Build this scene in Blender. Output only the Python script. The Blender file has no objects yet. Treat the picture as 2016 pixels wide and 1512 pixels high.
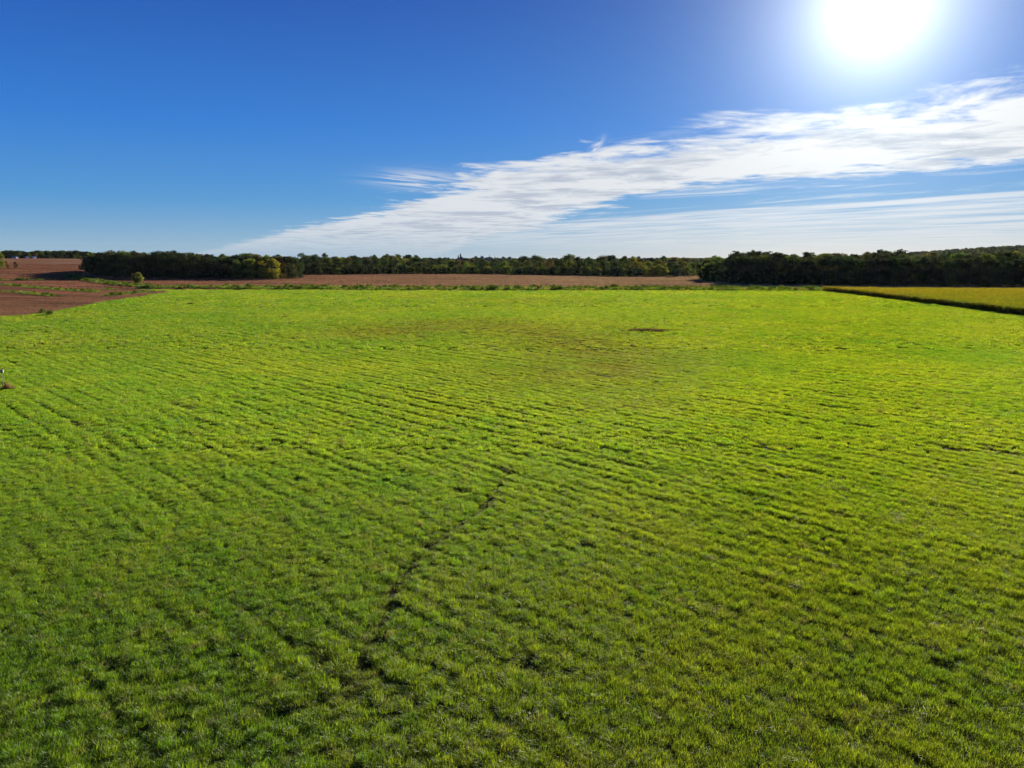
import bpy, bmesh, math, random
import numpy as np
from mathutils import Vector, Matrix, Euler

# ------------------------------------------------------------------ camera, world, sun, exposure
C = bpy.context.scene.collection
scene = bpy.context.scene
CAM_H, PITCH, FPX = 18.0, math.radians(10.05), 1399.0      # drone height, downward tilt, focal length in photo pixels
SUN_EL, SUN_AZ = math.radians(16.4), math.radians(25.5)    # azimuth clockwise from +Y

cam_d = bpy.data.cameras.new('camera'); cam = bpy.data.objects.new('camera', cam_d); C.objects.link(cam)
cam.location = (0, 0, CAM_H); cam.rotation_euler = (math.radians(90) - PITCH, 0, 0)
cam_d.sensor_width = 36; cam_d.lens = 36 * FPX / 2016; cam_d.clip_start = 0.5; cam_d.clip_end = 30000
scene.camera = cam
scene.view_settings.view_transform = 'Standard'; scene.view_settings.look = 'None'
scene.view_settings.gamma = 1; scene.view_settings.use_curve_mapping = False
scene.view_settings.exposure = 1.5
scene.render.resolution_x, scene.render.resolution_y = 1024, 768
scene.cycles.max_bounces = 6; scene.cycles.diffuse_bounces = 3; scene.cycles.transmission_bounces = 4
world_res = 1024; scene.cycles.volume_bounces = 0; scene.cycles.caustics_reflective = False; scene.cycles.caustics_refractive = False

SUN_DIR = Vector((math.sin(SUN_AZ) * math.cos(SUN_EL), math.cos(SUN_AZ) * math.cos(SUN_EL), math.sin(SUN_EL)))
sd = bpy.data.lights.new('sun', 'SUN'); sun = bpy.data.objects.new('sun', sd); C.objects.link(sun)
sd.energy = 5.0; sd.angle = math.radians(0.5); sd.color = (1.0, 0.93, 0.80)
sun.rotation_euler = SUN_DIR.to_track_quat('Z', 'Y').to_euler(); sun.location = (0, 0, 60)

class N:                                                   # a shader socket with arithmetic
    def __init__(s, nt, sock): s.nt, s.s = nt, sock
    def _m(s, op, *o, clamp=False):
        n = s.nt.nodes.new('ShaderNodeMath'); n.operation = op; n.use_clamp = clamp
        for i, v in enumerate((s,) + o):
            if isinstance(v, N): s.nt.links.new(v.s, n.inputs[i])
            else: n.inputs[i].default_value = v
        return N(s.nt, n.outputs[0])
    def __add__(s, o): return s._m('ADD', o)
    __radd__ = __add__
    def __sub__(s, o): return s._m('SUBTRACT', o)
    def __rsub__(s, o): return (s * -1.0) + o
    def __mul__(s, o): return s._m('MULTIPLY', o)
    __rmul__ = __mul__
    def __truediv__(s, o): return s._m('DIVIDE', o)
    def max(s, o): return s._m('MAXIMUM', o)
    def min(s, o): return s._m('MINIMUM', o)
    def pow(s, o): return s._m('POWER', o)
    def exp(s): return s._m('EXPONENT')
    def sat(s): return s._m('ADD', 0.0, clamp=True)
    def step(s, a, b):                                     # smoothstep from a to b
        n = s.nt.nodes.new('ShaderNodeMapRange'); n.interpolation_type = 'SMOOTHSTEP'
        s.nt.links.new(s.s, n.inputs[0]); n.inputs[1].default_value = a; n.inputs[2].default_value = b
        return N(s.nt, n.outputs[0])
def vec(nt, x, y, z):
    n = nt.nodes.new('ShaderNodeCombineXYZ')
    for i, v in enumerate((x, y, z)):
        if isinstance(v, N): nt.links.new(v.s, n.inputs[i])
        else: n.inputs[i].default_value = v
    return N(nt, n.outputs[0])
def noise(nt, v, scale=1.0, detail=4, rough=0.5, dist=0.0, lac=2.0):
    n = nt.nodes.new('ShaderNodeTexNoise'); nt.links.new(v.s, n.inputs['Vector'])
    n.inputs['Scale'].default_value = scale; n.inputs['Detail'].default_value = detail
    n.inputs['Roughness'].default_value = rough; n.inputs['Distortion'].default_value = dist; n.inputs['Lacunarity'].default_value = lac
    return N(nt, n.outputs['Fac'])
def mixc(nt, f, a, b, mode='MIX'):
    n = nt.nodes.new('ShaderNodeMix'); n.data_type = 'RGBA'; n.blend_type = mode; n.clamp_factor = True
    for i, v in ((0, f), (6, a), (7, b)):
        if isinstance(v, N): nt.links.new(v.s, n.inputs[i])
        elif i == 0: n.inputs[i].default_value = v
        else: n.inputs[i].default_value = (*v, 1)
    return N(nt, n.outputs[2])

def scalec(nt, c, k_):                                     # colour times a factor
    n = nt.nodes.new('ShaderNodeVectorMath'); n.operation = 'SCALE'; nt.links.new(c.s, n.inputs[0])
    if isinstance(k_, N): nt.links.new(k_.s, n.inputs['Scale'])
    else: n.inputs['Scale'].default_value = k_
    return N(nt, n.outputs[0])
world = bpy.data.worlds.new('World'); scene.world = world; world.use_nodes = True
world.cycles.sampling_method = 'MANUAL'; world.cycles.sample_map_resolution = 512
wt = world.node_tree; wt.nodes.clear()
WS = 0.05                                                  # world strength
sky = wt.nodes.new('ShaderNodeTexSky'); sky.sky_type = 'NISHITA'; sky.sun_disc = False
sky.sun_elevation = SUN_EL; sky.sun_rotation = SUN_AZ; sky.altitude = 200
sky.air_density = 1.0; sky.dust_density = 0.25; sky.ozone_density = 3.0
tc = wt.nodes.new('ShaderNodeTexCoord'); sp = wt.nodes.new('ShaderNodeSeparateXYZ'); wt.links.new(tc.outputs['Generated'], sp.inputs[0])
dx, dy, dz = (N(wt, o) for o in sp.outputs)
el = dz.max(0.0)
def ramp(nt, f, stops):
    n = nt.nodes.new('ShaderNodeValToRGB'); nt.links.new(f.s, n.inputs[0]); r = n.color_ramp
    while len(r.elements) < len(stops): r.elements.new(0.5)
    for e, (p, c) in zip(r.elements, stops): e.position = p; e.color = (*c, 1)
    return N(nt, n.outputs[0])
deep = ramp(wt, el.pow(0.5), [(0.0, (.32, .46, .60)), (.14, (.23, .43, .63)), (.27, (.068, .30, .655)), (.41, (.020, .19, .66)), (.56, (.008, .088, .45)), (1.0, (.004, .04, .26))])
gain = vec(wt, 10.0, 10.0, 10.0)                            # the ramp is in picture units, the Sky Texture in its own
deep = mixc(wt, 1.0, deep, gain, 'MULTIPLY')
skyc = mixc(wt, 0.10, deep, N(wt, sky.outputs[0]))
# bright air round the sun
dot = dx * SUN_DIR.x + dy * SUN_DIR.y + dz * SUN_DIR.z
ang = dot.min(1.0)._m('ARCCOSINE') * (180 / math.pi)
glow = (ang * (-1 / 3.1)).exp() * 24.0; veil = (ang * (-1 / 12.0)).exp()
glowc = vec(wt, glow * 0.95 + veil * 0.8, glow * 0.99 + veil * 1.35, glow * 0.97 + veil * 1.2)
# the cloud sheet: a level layer seen in perspective, streaks running to the north-west
k = el + 0.012
px, py = dx / k, dy / k
a_ = px * -0.648 + py * 0.762
s_ = px * 0.762 + py * 0.648
w1 = noise(wt, vec(wt, s_ * 0.35, a_ * 0.12, 3.3), 1.0, 3, 0.5) - 0.5
sw = s_ + w1 * 2.2
s0 = (a_ - 6.0).max(0.0) * 0.42 - (a_ - 9.7).max(0.0) * 0.20 + 4.5
edge_n = noise(wt, vec(wt, s_ * 0.75, a_ * 0.80, 0.0), 1.0, 9, 0.62, 0.7)
fine_n = noise(wt, vec(wt, s_ * 2.2 + w1 * 2.0, a_ * 2.2, 7.0), 1.0, 6, 0.6, 0.4)
up = ((sw - s0) * 0.9)                                      # >0 inside the main band
lo = (8.15 - sw) * 0.9 + (a_ - 6.5).max(0.0) * 0.55          # >0 above its lower edge
band = up.min(lo).min(1.9)
cov1 = (band * 1.3 + (edge_n - 0.5) * 3.8 + (fine_n - 0.5) * 2.2).step(-0.15, 0.75)
band2 = ((s_ - 11.0 + (a_ - 6) * -0.03) * 1.8).min(0.72)     # the lower sheet on the right
st_n = noise(wt, vec(wt, s_ * 1.5, a_ * 0.30, 11.0), 1.0, 8, 0.62, 0.3)
cov2 = (band2 + (st_n - 0.5) * 4.2).step(-0.2, 1.3) * (40.0 - a_).step(0.0, 22.0)
wisp = (noise(wt, vec(wt, s_ * 1.4, a_ * 0.45, 23.0), 1.0, 8, 0.65, 0.8)).step(0.50, 0.75) * (s_ - s0 + 0.5).step(0.0, 1.5) * 0.7
q_ = py * 0.35 + px * 1.0                                    # two small loose scraps ahead of the sheet
scrapA = ((px + 1.07) * (px + 1.07) * -4.5 + (py - 8.7) * (py - 8.7) * -1.6).exp()
strand = noise(wt, vec(wt, (py * 1.0 - px * 0.9) * 2.2, q_ * 0.7, 31.0), 1.0, 5, 0.6, 0.6).step(0.40, 0.58)
scrapB = ((px - 0.711) * (px - 0.711) * -700.0 + (py - 6.33) * (py - 6.33) * -6.0).exp() * noise(wt, vec(wt, px * 12.0, py * 3.0, 2.0), 1.0, 3, 0.6).step(0.35, 0.6)
cov = cov1.max(cov2 * 0.85).max(wisp).max(scrapA * strand).max(scrapB * 0.9)
thick = noise(wt, vec(wt, s_ * 0.8 + 4.0, a_ * 0.65, 5.0), 1.0, 8, 0.62, 0.6)
mott = noise(wt, vec(wt, s_ * 2.4, a_ * 2.0, 15.0), 1.0, 6, 0.65, 0.8)                        # ripples in the bellies of the bank
shade = ((thick - 0.49) * 6.0 + (mott - 0.5) * 3.0 + ((sw - s0 - 1.2) * 0.20).min(0.28)).sat() * cov1 * 0.8
near = (ang * (-1 / 16.0)).exp()
white = mixc(wt, near.sat(), (7.2, 7.5, 7.9), (9.8, 9.6, 9.5))
grey = (4.2, 4.7, 5.8)
cl = mixc(wt, shade, white, grey)
hz = (el * -48.0).exp()                                    # clouds sink into pale air at the horizon
right = (dx * 1.6 + 0.45).sat()
airc = mixc(wt, right, (3.4, 4.8, 6.0), (7.3, 6.9, 6.6))
cl = mixc(wt, hz * 0.75, cl, airc)
col = mixc(wt, cov * (1.0 - hz * 0.5) * 0.96, skyc, cl)
col = mixc(wt, hz * (right * 0.55 + 0.35), col, airc)
col = mixc(wt, 1.0, col, glowc, 'ADD')
bg = wt.nodes.new('ShaderNodeBackground'); bg.inputs['Strength'].default_value = WS
wt.links.new(scalec(wt, col, 0.7071).s, bg.inputs['Color'])
wo = wt.nodes.new('ShaderNodeOutputWorld'); wt.links.new(bg.outputs[0], wo.inputs['Surface'])

# ------------------------------------------------------------------ helpers
rng = np.random.default_rng(7); R = random.Random(7)
SP, CP = math.sin(PITCH), math.cos(PITCH)
def sm(a, b, x):
    t = np.clip((np.asarray(x, float) - a) / (b - a), 0, 1); return t * t * (3 - 2 * t)
def at(px, py, z=0.0):                                     # photo pixel -> point on a level z
    xx, u = (px - 1008) / FPX, (756 - py) / FPX
    t = (z - CAM_H) / (u * CP - SP); return xx * t, (CP + u * SP) * t
def colx(px, depth, z=0.0):                                # photo column -> x at a distance
    return (px - 1008) / FPX * (depth * CP + (CAM_H - z) * SP)
def _h(ix, iy, seed):
    h = (ix.astype(np.int64) * 374761393 + iy.astype(np.int64) * 668265263 + seed * 1442695041) & 0xffffffff
    h = ((h ^ (h >> 13)) * 1274126177) & 0xffffffff
    return (h ^ (h >> 16)) & 0xffffffff
def pn(x, y, seed=0):                                      # gradient noise, about -1..1
    x = np.asarray(x, float); y = np.asarray(y, float)
    ix, iy = np.floor(x), np.floor(y); fx, fy = x - ix, y - iy
    u, v = fx ** 3 * (fx * (fx * 6 - 15) + 10), fy ** 3 * (fy * (fy * 6 - 15) + 10)
    def g(ax, ay):
        a = _h(ix + ax, iy + ay, seed) / 4294967296.0 * 2 * math.pi
        return np.cos(a) * (fx - ax) + np.sin(a) * (fy - ay)
    return 1.5 * ((g(0, 0) * (1 - u) + g(1, 0) * u) * (1 - v) + (g(0, 1) * (1 - u) + g(1, 1) * u) * v)
def fbm(x, y, seed=0, o=3):
    return sum(pn(x * 2 ** i, y * 2 ** i, seed + i * 17) * 0.5 ** i for i in range(o)) / 1.5
def inside(X, Y, poly):
    r = np.zeros(np.shape(X), bool); n = len(poly)
    for i in range(n):
        (x1, y1), (x2, y2) = poly[i], poly[(i + 1) % n]
        if y1 == y2: continue
        r ^= ((y1 > Y) != (y2 > Y)) & (X < (x2 - x1) * (Y - y1) / (y2 - y1) + x1)
    return r
def land(X, Y):                                            # height of the open land
    X = np.asarray(X, float); Y = np.asarray(Y, float)
    s = X / np.maximum(Y, 1)
    z = 14.0 * sm(560, 950, Y) * (1 - sm(-0.62, -0.42, s)) + 3.2 * sm(560, 950, Y) * (1 - sm(-.4, -.1, s))
    z += 1.6 * sm(430, 680, Y) * np.exp(-((s + 0.10) / 0.12) ** 2)
    z += 44 * np.exp(-0.5 * (((X - 1750) / 420) ** 2 + ((Y - 2200) / 420) ** 2))
    z += 4 * sm(1200, 2200, Y) * (1 - sm(.3, .6, s)) + 5 * sm(500, 900, Y) * sm(.42, .75, s)
    z += 0.5 * pn(X / 120, Y / 120, 5) * sm(480, 640, Y)
    return z

def tag(o, label=None, cat=None, group=None, kind=None):
    for k_, v_ in (('label', label), ('category', cat), ('group', group), ('kind', kind)):
        if v_: o[k_] = v_
    return o
def mesh(name, V, F, mats=(), smooth=False):
    m = bpy.data.meshes.new(name); V = np.asarray(V, np.float32); F = np.asarray(F, np.int32)
    n, k_ = F.shape
    m.vertices.add(len(V)); m.vertices.foreach_set('co', V.ravel())
    m.loops.add(n * k_); m.loops.foreach_set('vertex_index', F.ravel())
    m.polygons.add(n); m.polygons.foreach_set('loop_start', np.arange(0, n * k_, k_, dtype=np.int32))
    m.polygons.foreach_set('use_smooth', np.full(n, smooth))
    for a in mats: m.materials.append(a)
    m.update(calc_edges=True); m.validate(); return m
def obj(name, m, parent=None, loc=(0, 0, 0)):
    o = bpy.data.objects.new(name, m); C.objects.link(o); o.location = loc
    if parent: o.parent = parent
    return o
def empty(name, loc, rz=0.0):
    o = bpy.data.objects.new(name, None); C.objects.link(o); o.location = loc; o.rotation_euler = (0, 0, rz)
    o.empty_display_size = 0.5; return o
def bm_obj(name, bm, mat, parent=None, loc=(0, 0, 0)):
    m = bpy.data.meshes.new(name); bm.to_mesh(m); bm.free(); m.materials.append(mat); return obj(name, m, parent, loc)
def box(bm, x0, x1, y0, y1, z0, z1, bevel=0.0):
    g = bmesh.ops.create_cube(bm, size=1.0, matrix=Matrix.Translation(((x0 + x1) / 2, (y0 + y1) / 2, (z0 + z1) / 2)) @ Matrix.Diagonal((x1 - x0, y1 - y0, z1 - z0, 1)))
    if bevel: bmesh.ops.bevel(bm, geom=list({e for v in g['verts'] for e in v.link_edges}), offset=bevel, segments=1, affect='EDGES')
def tube(pts, rad, seg=7):                                 # tapered limb through points -> V, F (quads)
    V, F = [], []
    for i, (p, r) in enumerate(zip(pts, rad)):
        p = Vector(p); d = (Vector(pts[min(i + 1, len(pts) - 1)]) - Vector(pts[max(i - 1, 0)])).normalized()
        a = d.orthogonal().normalized(); b = d.cross(a)
        for j in range(seg):
            t = j / seg * 2 * math.pi; V.append(p + a * (math.cos(t) * r) + b * (math.sin(t) * r))
    for i in range(len(pts) - 1):
        for j in range(seg):
            F.append((i * seg + j, i * seg + (j + 1) % seg, (i + 1) * seg + (j + 1) % seg, (i + 1) * seg + j))
    return V, F
def joinvf(parts):
    V, F, o = [], [], 0
    for v, f in parts:
        V += list(v); F += [tuple(i + o for i in q) for q in f]; o += len(v)
    return V, F

# ------------------------------------------------------------------ materials
def mat(name):
    m = bpy.data.materials.new(name); m.use_nodes = True; nt = m.node_tree; nt.nodes.clear()
    return m, nt
def finish(nt, shader):
    o = nt.nodes.new('ShaderNodeOutputMaterial'); nt.links.new(shader, o.inputs['Surface'])
def leafy(nt, c, ctr, trans=0.45, gloss=0.04, rough=0.4):
    d = nt.nodes.new('ShaderNodeBsdfDiffuse'); t = nt.nodes.new('ShaderNodeBsdfTranslucent'); g = nt.nodes.new('ShaderNodeBsdfGlossy')
    nt.links.new(c.s, d.inputs[0]); nt.links.new(ctr.s, t.inputs[0]); g.inputs['Roughness'].default_value = rough
    m1 = nt.nodes.new('ShaderNodeMixShader'); m1.inputs[0].default_value = trans; nt.links.new(d.outputs[0], m1.inputs[1]); nt.links.new(t.outputs[0], m1.inputs[2])
    m2 = nt.nodes.new('ShaderNodeMixShader'); m2.inputs[0].default_value = gloss; nt.links.new(m1.outputs[0], m2.inputs[1]); nt.links.new(g.outputs[0], m2.inputs[2])
    return m2.outputs[0]
def attr(nt, name, inst=False):
    n = nt.nodes.new('ShaderNodeAttribute'); n.attribute_name = name; n.attribute_type = 'INSTANCER' if inst else 'GEOMETRY'
    return n
def pos(nt):
    n = nt.nodes.new('ShaderNodeNewGeometry'); return N(nt, n.outputs['Position'])
def sepx(nt, v):
    n = nt.nodes.new('ShaderNodeSeparateXYZ'); nt.links.new(v.s, n.inputs[0]); return [N(nt, o) for o in n.outputs]
def mulc(nt, c, rgb):
    return mixc(nt, 1.0, c, rgb, 'MULTIPLY')

def blade_mat(name, trans, gloss, trk, rough=0.4):         # colour carried by each scattered tuft, varied blade by blade
    m, nt = mat(name)
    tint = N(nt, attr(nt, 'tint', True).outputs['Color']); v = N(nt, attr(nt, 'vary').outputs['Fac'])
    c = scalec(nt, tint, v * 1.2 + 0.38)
    finish(nt, leafy(nt, c, mulc(nt, c, trk), trans, gloss, rough)); return m
M_grass = blade_mat('grass_blades', 0.52, 0.022, (1.9, 1.75, 0.7))
M_corn = blade_mat('corn_leaves', 0.45, 0.008, (1.6, 1.5, 0.7))
M_soy = blade_mat('soybean_stems', 0.30, 0.02, (1.3, 1.2, 1.1), 0.6)

def foliage_mat():
    m, nt = mat('tree_foliage')
    oi = nt.nodes.new('ShaderNodeObjectInfo'); oc = N(nt, oi.outputs['Color'])
    v = N(nt, attr(nt, 'vary').outputs['Fac'])
    c = scalec(nt, oc, v * 1.2 + 0.45)
    finish(nt, leafy(nt, c, mulc(nt, c, (1.6, 1.5, 0.8)), 0.38, 0.015, 0.6)); return m
M_fol = foliage_mat()
def fol_inst():
    m, nt = mat('far_foliage'); tint = N(nt, attr(nt, 'tint', True).outputs['Color']); v = N(nt, attr(nt, 'vary').outputs['Fac'])
    c = scalec(nt, tint, v * 0.9 + 0.55)
    finish(nt, leafy(nt, c, mulc(nt, c, (1.6, 1.5, 0.8)), 0.38, 0.01, 0.6)); return m
M_folI = fol_inst()

def simple(name, c, rough=0.8, sc=3.0, amt=0.35, bump=0.0, spec=0.2):
    m, nt = mat(name); p = pos(nt); n1 = noise(nt, p, sc, 5, 0.6)
    col_ = mixc(nt, n1, tuple(x * (1 - amt) for x in c), tuple(min(1, x * (1 + amt)) for x in c))
    b = nt.nodes.new('ShaderNodeBsdfPrincipled'); nt.links.new(col_.s, b.inputs['Base Color']); b.inputs['Roughness'].default_value = rough
    b.inputs['Specular IOR Level'].default_value = spec
    if bump:
        bn = nt.nodes.new('ShaderNodeBump'); bn.inputs['Strength'].default_value = bump; nt.links.new(n1.s, bn.inputs['Height']); nt.links.new(bn.outputs[0], b.inputs['Normal'])
    finish(nt, b.outputs[0]); return m
M_bark = simple('bark', (0.10, 0.08, 0.06), 0.9, 2.0, 0.4)
M_white = simple('white_paint', (0.72, 0.72, 0.70), 0.5, 3.0, 0.06)
M_roofw = simple('pale_metal_roof', (0.62, 0.63, 0.64), 0.45, 1.0, 0.08)
M_grey = simple('grey_siding', (0.25, 0.26, 0.27), 0.7, 1.0, 0.1)
M_glass = simple('dark_window', (0.03, 0.035, 0.04), 0.1, 1.0, 0.1, spec=0.5)
M_conc = simple('weathered_concrete', (0.08, 0.085, 0.09), 0.85, 0.2, 0.15)
M_wood = simple('weathered_wood', (0.16, 0.12, 0.09), 0.8, 20.0, 0.3)
M_steel = simple('galvanised_steel', (0.40, 0.41, 0.40), 0.45, 8.0, 0.15)

def ground_mat():                                          # ripe soybean ground: rust brown, tan to the east, drill stripes and paler swales
    m, nt = mat('ripe_bean_ground'); p = pos(nt); x, y, z = sepx(nt, p)
    big = noise(nt, p, 0.012, 4, 0.55); mid = noise(nt, vec(nt, x * 0.02, y * 0.10, 0.0), 1.0, 5, 0.6)
    row = noise(nt, vec(nt, x * 0.06 + y * 0.02, y * 0.9 - x * 0.25, 0.0), 1.0, 4, 0.6)
    fine = noise(nt, p, 1.3, 4, 0.6)
    base = mixc(nt, (x * 0.004 + 0.55).sat(), (0.165, 0.078, 0.042), (0.200, 0.128, 0.068))
    base = mixc(nt, big.step(0.40, 0.62) * 0.55, base, (0.185, 0.120, 0.085))
    base = mixc(nt, mid.step(0.52, 0.66) * 0.50, base, (0.110, 0.055, 0.032))
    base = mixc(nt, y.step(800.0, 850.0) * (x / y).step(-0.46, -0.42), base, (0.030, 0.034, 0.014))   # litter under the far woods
    base = scalec(nt, base, row * 0.5 + fine * 0.5 + 0.5)
    b = nt.nodes.new('ShaderNodeBsdfDiffuse'); nt.links.new(base.s, b.inputs[0]); b.inputs[1].default_value = 0.1
    bn = nt.nodes.new('ShaderNodeBump'); bn.inputs['Strength'].default_value = 0.25; bn.inputs['Distance'].default_value = 0.1
    nt.links.new((row + fine).s, bn.inputs['Height']); nt.links.new(bn.outputs[0], b.inputs['Normal'])
    finish(nt, b.outputs[0]); return m
M_ground = ground_mat()
def soil_mat():
    m, nt = mat('grassy_soil'); p = pos(nt)
    a = noise(nt, p, 1.5, 6, 0.65); b_ = noise(nt, p, 0.25, 4, 0.6)
    c = mixc(nt, a.step(0.42, 0.62), (0.018, 0.024, 0.006), (0.045, 0.033, 0.020))
    c = mixc(nt, b_.step(0.45, 0.7) * 0.5, c, (0.03, 0.045, 0.008))
    d = nt.nodes.new('ShaderNodeBsdfDiffuse'); nt.links.new(c.s, d.inputs[0]); finish(nt, d.outputs[0]); return m
M_soil = soil_mat()

# ------------------------------------------------------------------ ground
def axis(segs):
    out = []
    for a, b, s in segs: out += list(np.arange(a, b, s))
    return np.array(out + [segs[-1][1]], float)
xs = axis([(-9000, -1500, 500), (-1500, -700, 50), (-700, 700, 12), (700, 2500, 60), (2500, 9000, 500)])
ys = axis([(-600, 0, 60), (0, 400, 20), (400, 1100, 10), (1100, 3000, 60), (3000, 12000, 600)])
gx, gy = np.meshgrid(xs, ys)
gz = land(gx, gy)
nx, ny = len(xs), len(ys)
I = np.arange(nx * ny).reshape(ny, nx)
F = np.stack([I[:-1, :-1], I[:-1, 1:], I[1:, 1:], I[1:, :-1]], -1).reshape(-1, 4)
tag(obj('ground', mesh('ground', np.stack([gx, gy, gz], -1).reshape(-1, 3), F, [M_ground], True)), kind='structure')

# outline of the green field (its far edge is the weedy ditch, its corner on the left is the brown field)
TIP = [at(-60, 629.5), at(0, 627), at(60, 622), at(110, 615), at(220, 594), at(300, 582), at(332, 577), at(318, 573.5), at(250, 571.5), at(190, 569.5), at(130, 566.5)]
CORN = [at(1612, 573.0), at(1700, 583.5), at(1800, 596), at(1900, 609), at(2016, 623), at(2120, 636)]
FAR_ = [at(x, y) for x, y in ((130, 564.5), (200, 566), (260, 568.5), (400, 571), (600, 572), (1000, 573.5), (1300, 573.5), (1500, 574), (1590, 574))]
GREEN = [(-190, -60)] + [(TIP[0][0] - 60, TIP[0][1] - 14)] + TIP + FAR_ + CORN + [(CORN[-1][0] + 60, CORN[-1][1] - 40), (230, -60)]
def d_r(X, Y): return X * 0.70 + Y * 0.714, X * 0.714 - Y * 0.70   # across and along the drill rows
TRACK = [at(*p) for p in ((1010, 930), (985, 960), (958, 1006), (905, 1045), (862, 1072), (838, 1096), (800, 1140), (781, 1175), (770, 1200), (757, 1235), (728, 1290), (708, 1335), (694, 1385), (560, 1425))]
TRACK2 = [at(*p) for p in ((838, 1096), (900, 1062), (990, 1048))]
def seg_dist(X, Y, pts):
    d = np.full(np.shape(X), 1e9)
    for (ax, ay), (bx, by) in zip(pts[:-1], pts[1:]):
        vx, vy = bx - ax, by - ay; t = np.clip(((X - ax) * vx + (Y - ay) * vy) / (vx * vx + vy * vy + 1e-9), 0, 1)
        d = np.minimum(d, np.hypot(X - ax - t * vx, Y - ay - t * vy))
    return d
HOLES = [(840, 1088, .75), (862, 1078, .45), (770, 1170, .35), (760, 1212, .5), (745, 1250, .35), (712, 1330, .55), (697, 1362, .6), (690, 1385, .4), (958, 1003, .5), (880, 1058, .4), (785, 1160, .3),
         (1180, 744, 1.6), (1195, 745, 1.2), (370, 808, 1.4), (345, 803, 1.2), (600, 770, 1.3), (1030, 1320, .55), (1060, 1340, .5), (1850, 1322, .5), (1158, 1085, .5),
         (1880, 893, 1.2), (1970, 899, 1.3), (1640, 785, 1.6), (1630, 808, 1.2), (1380, 795, 1.2), (1700, 845, 1.2), (1290, 760, 1.0), (1355, 738, 1.5), (150, 843, 1.3), (905, 975, .6)]
HOLES = [(*at(a, b), r) for a, b, r in HOLES]
def hole(X, Y):
    w = np.zeros(np.shape(X))
    for hx, hy, r in HOLES:
        rr, tt = d_r(X - hx, Y - hy); kk = .8 if hy < 60 else .5; w = np.maximum(w, np.exp(-((rr / (r * kk)) ** 2 + (tt / (r * (kk + .6))) ** 2)))
    w *= 0.45 + 0.6 * sm(-.35, .25, fbm(X / .6, Y / .6, 37, 2))
    wob = 0.25 * fbm(X * 1.3, Y * 1.3, 91)
    t = np.exp(-((seg_dist(X + wob, Y + wob, TRACK)) / 0.33) ** 2) * (0.42 + 0.8 * sm(-.25, .3, pn(X * .8, Y * .8, 33)))
    t = np.maximum(t, 0.6 * np.exp(-((seg_dist(X + wob, Y, TRACK2)) / 0.22) ** 2))
    return np.clip(np.maximum(w, t), 0, 1)
def furrow(X, Y):                                          # the gaps left between drill passes, broken and wavering
    r, t = d_r(X, Y); r = r + 0.22 * pn(r / 5, t / 28, 201) + 0.20 * pn(t / 16, r / 30, 203)
    out = 0
    wide = sm(40, 95, Y)
    for per, wd, am, sd_ in ((2.9, .17 + .20 * wide, 1.0, 210), (1.45, .17 + .06 * wide, .55 + .1 * wide, 211)):
        q = r / per; fr = np.abs(q - np.round(q)) * per; i = np.round(q)
        on = sm(-.55, .20, pn(t / 17 + i * 3.7, i * 1.3, sd_)) * (0.35 + .65 * sm(-.6, .5, fbm(X / 30, Y / 30, sd_ + 9, 2)))
        on = on * (.5 + .5 * sm(-.6, -.05, X / np.maximum(Y, 1)))
        out = np.maximum(out, am * on * np.exp(-(fr / wd) ** 2))
    return out
def canopy(X, Y):                                          # lumps of the sward, in metres above the sheet
    r, t = d_r(X, Y); far = sm(70, 200, Y)
    rough = 0.45 + 0.75 * sm(-.3, .5, fbm(X / 26 + 3, Y / 26, 71, 2))
    ridge = fbm(r / 0.75, t / 5.0, 11, 3); ridge2 = fbm(r / 3.6, t / 22, 14, 2)
    blob = fbm(X / 0.5, Y / 0.5, 21, 3); mid = fbm(X / 3.2, Y / 3.2, 23, 2); dash = fbm(X / 5.0, Y / 2.2, 25, 3) * 1.15
    return np.clip(0.24 + rough * (0.13 * ridge + 0.05 * ridge2 + (0.13 - .05 * sm(40, 70, Y)) * blob + 0.04 * mid + 0.16 * dash * far) - (0.10 + .22 * sm(35, 75, Y)) * furrow(X, Y), 0, 0.8)
SW = [at(x, y) for x, y in ((760, 655), (850, 645), (950, 642), (1040, 655), (1110, 670), (1160, 690), (1190, 712), (1190, 735))]
def thin(X, Y):                                            # the thin brownish swale across the middle, and fainter ones
    d = seg_dist(X, Y, SW); w = 0.95 * np.exp(-(d / (16 + 6 * pn(X / 30, Y / 30, 8))) ** 2)
    for a, b, wx, wy, k_ in ((1010, 592, 30, 16, .55), (1120, 597, 25, 14, .45), (820, 586, 16, 14, .4), (1230, 800, 6.5, 4.5, .6), (860, 650, 18, 8, .45), (1180, 640, 20, 12, .3)):
        hx, hy = at(a, b); w = np.maximum(w, k_ * np.exp(-((X - hx) / wx) ** 2 - ((Y - hy) / wy) ** 2))
    return np.clip(w * (0.75 + 0.5 * fbm(X / 7, Y / 7, 55)), 0, 1)

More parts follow.
